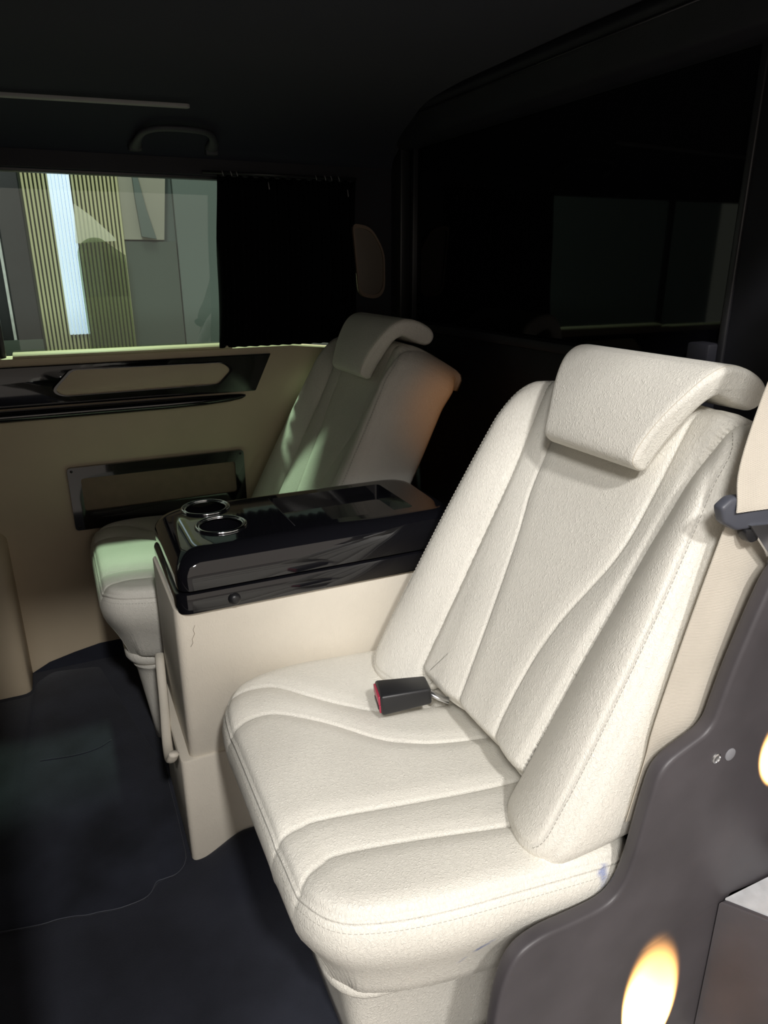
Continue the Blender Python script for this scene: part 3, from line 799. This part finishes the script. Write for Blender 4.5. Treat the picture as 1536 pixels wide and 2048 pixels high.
vo = rounded([(.935, 1.375), (1.0, 1.365), (1.050, 1.29), (1.050, 1.165), (1.02, 1.138), (.955, 1.150)], [.02, .03, .04, .03, .03, .03], 6)
vt = empty('pillar_vent', (1.0, Y, 1.15), 'small rounded grey cover with a tan rim on the rear pillar', 'vent')
prism('cover', vo, xz, (Y-.002, Y-.016), 'ventgrey', vt, bev=.004)
vc = Vector((.995, 1.26)); vi = [tuple(vc+(Vector(p)-vc)*.90) for p in vo]
frame_prism('rim', vo, vi, xz, (Y-.012, Y-.024), 'inset', vt)

# ================================================================== OUTSIDE THE FAR WINDOW
YW = 4.5
tag(box('wall_showroom', (-3, YW+.1, -.6), (4, YW+.2, 4.2), 'wallgrey'), 'grey showroom wall', kind='structure')
sw = empty('slat_wall', (.2, YW, -.6), 'fluted yellow green slat panel on the showroom wall', 'wall panel')
box('backing', (-.03, YW+.03, -.6), (.455, YW+.06, 3.0), 'slatback', sw)
first = None; pitch = .0205; ns = 24
for k in range(ns):
    x = -.018+k*pitch
    if first is None:
        first = box('slat', (x, YW, -.6), (x+.0125, YW+.03, 3.0), 'slat', sw, bev=.003, seg=1)
    else:
        c = first.copy(); COL.objects.link(c); c.parent = sw; c.location = (k*pitch, 0, 0)
lp = empty('light_panel', (.15, YW-.02, .87), 'white ribbed glowing strip hung on the slat panel', 'light')
f0 = None
for k in range(6):
    x = .112+k*.0183
    if f0 is None: f0 = box('rib', (x, YW-.022, .875), (x+.0165, YW-.004, 3.0), 'ledpanel', lp, bev=.004, seg=2)
    else:
        c = f0.copy(); COL.objects.link(c); c.parent = lp; c.location = (k*.0183, 0, 0)
# added dark arched sheet before the slats, stands in for a reflected figure
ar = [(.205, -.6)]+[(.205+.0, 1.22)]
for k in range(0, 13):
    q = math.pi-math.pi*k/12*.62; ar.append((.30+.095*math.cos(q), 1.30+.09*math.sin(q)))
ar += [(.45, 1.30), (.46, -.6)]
sc = prism('reflected_silhouette', ar, xz, (YW-.12, YW-.108), 'silhouette_tint'); tag(sc, 'dark translucent stand-in for a reflected figure, rounded on top, before the slat panel', 'reflection')
fl_ = prism('reflected_wedge', rounded([(.222, 1.56), (.30, 1.50), (.40, 1.40), (.415, 1.375), (.205, 1.36)], .004, 3), xz, (YW-.09, YW-.075), 'wedge_tint'); tag(fl_, 'pale translucent stand-in for a bright reflected wedge above the dark silhouette', 'shape')  # added shape, stands in for a bright reflection in the glass
def wp(name, pts, d, m, label, cat='wall panel'):
    o = prism(name, pts, xz, d, m, bev=.004); return tag(o, label, cat)
wp('wall_panel', [(.465, 1.385), (.69, 1.385), (.735, 1.78), (.735, 3), (.46, 3)], (YW+.02, YW+.08), 'walllight', 'light grey upper wall panel right of the slats')
wp('wall_panel', [(.56, 1.40), (.64, 1.388), (.60, 1.55), (.555, 1.80), (.54, 1.80), (.545, 1.6)], (YW-.03, YW+.0), 'wallgrey', 'curved darker shape on the light grey wall panel', 'shape')
wp('wall_panel', [(.465, -.6), (.757, -.6), (.757, 1.378), (.465, 1.378)], (YW+.03, YW+.08), 'walldark', 'dark green grey lower wall panel right of the slats')
wp('wall_panel', [(.765, -.6), (1.4, -.6), (1.4, 3), (.765, 3)], (YW+.04, YW+.09), 'wallgrey', 'blue grey wall panel beside the curtain edge')
wp('door_frame', [(-.40, -.6), (-.034, -.6), (-.034, 3), (-.40, 3)], (YW+.0, YW+.06), 'darktrim', 'dark tall frame left of the slat panel', 'frame')
wp('metal_jamb', [(-.175, -.6), (-.160, -.6), (-.160, 3), (-.175, 3)], (YW-.03, YW+.0), 'alu', 'slim metal jamb on the dark tall frame', 'jamb')
wp('wall_panel', [(-.9, -.6), (-.23, -.6), (-.23, 3), (-.9, 3)], (YW-.02, YW+.0), 'walllight', 'pale wall panel beyond the dark tall frame')
wp('skirting_board', [(-.9, .78), (-.03, .78), (-.03, .86), (-.9, .86)], (YW-.05, YW-.03), 'walldark', 'dark horizontal board crossing the tall frame', 'board')

# ================================================================== WARM LAMPS
spot('step_lamp', (.735, .462, -.04), (.722, .548, .10), 34, .32, 260.0, (1, .48, .13), .004)
spot('door_lamp', (.965, .40, .44), (.925, .548, .545), 32, .35, 160.0, (1, .5, .15), .006)
spot('pillar_lamp', (1.075, 1.28, .98), (.94, 1.68, .86), 46, 1, .7, (1, .40, .10), .02)
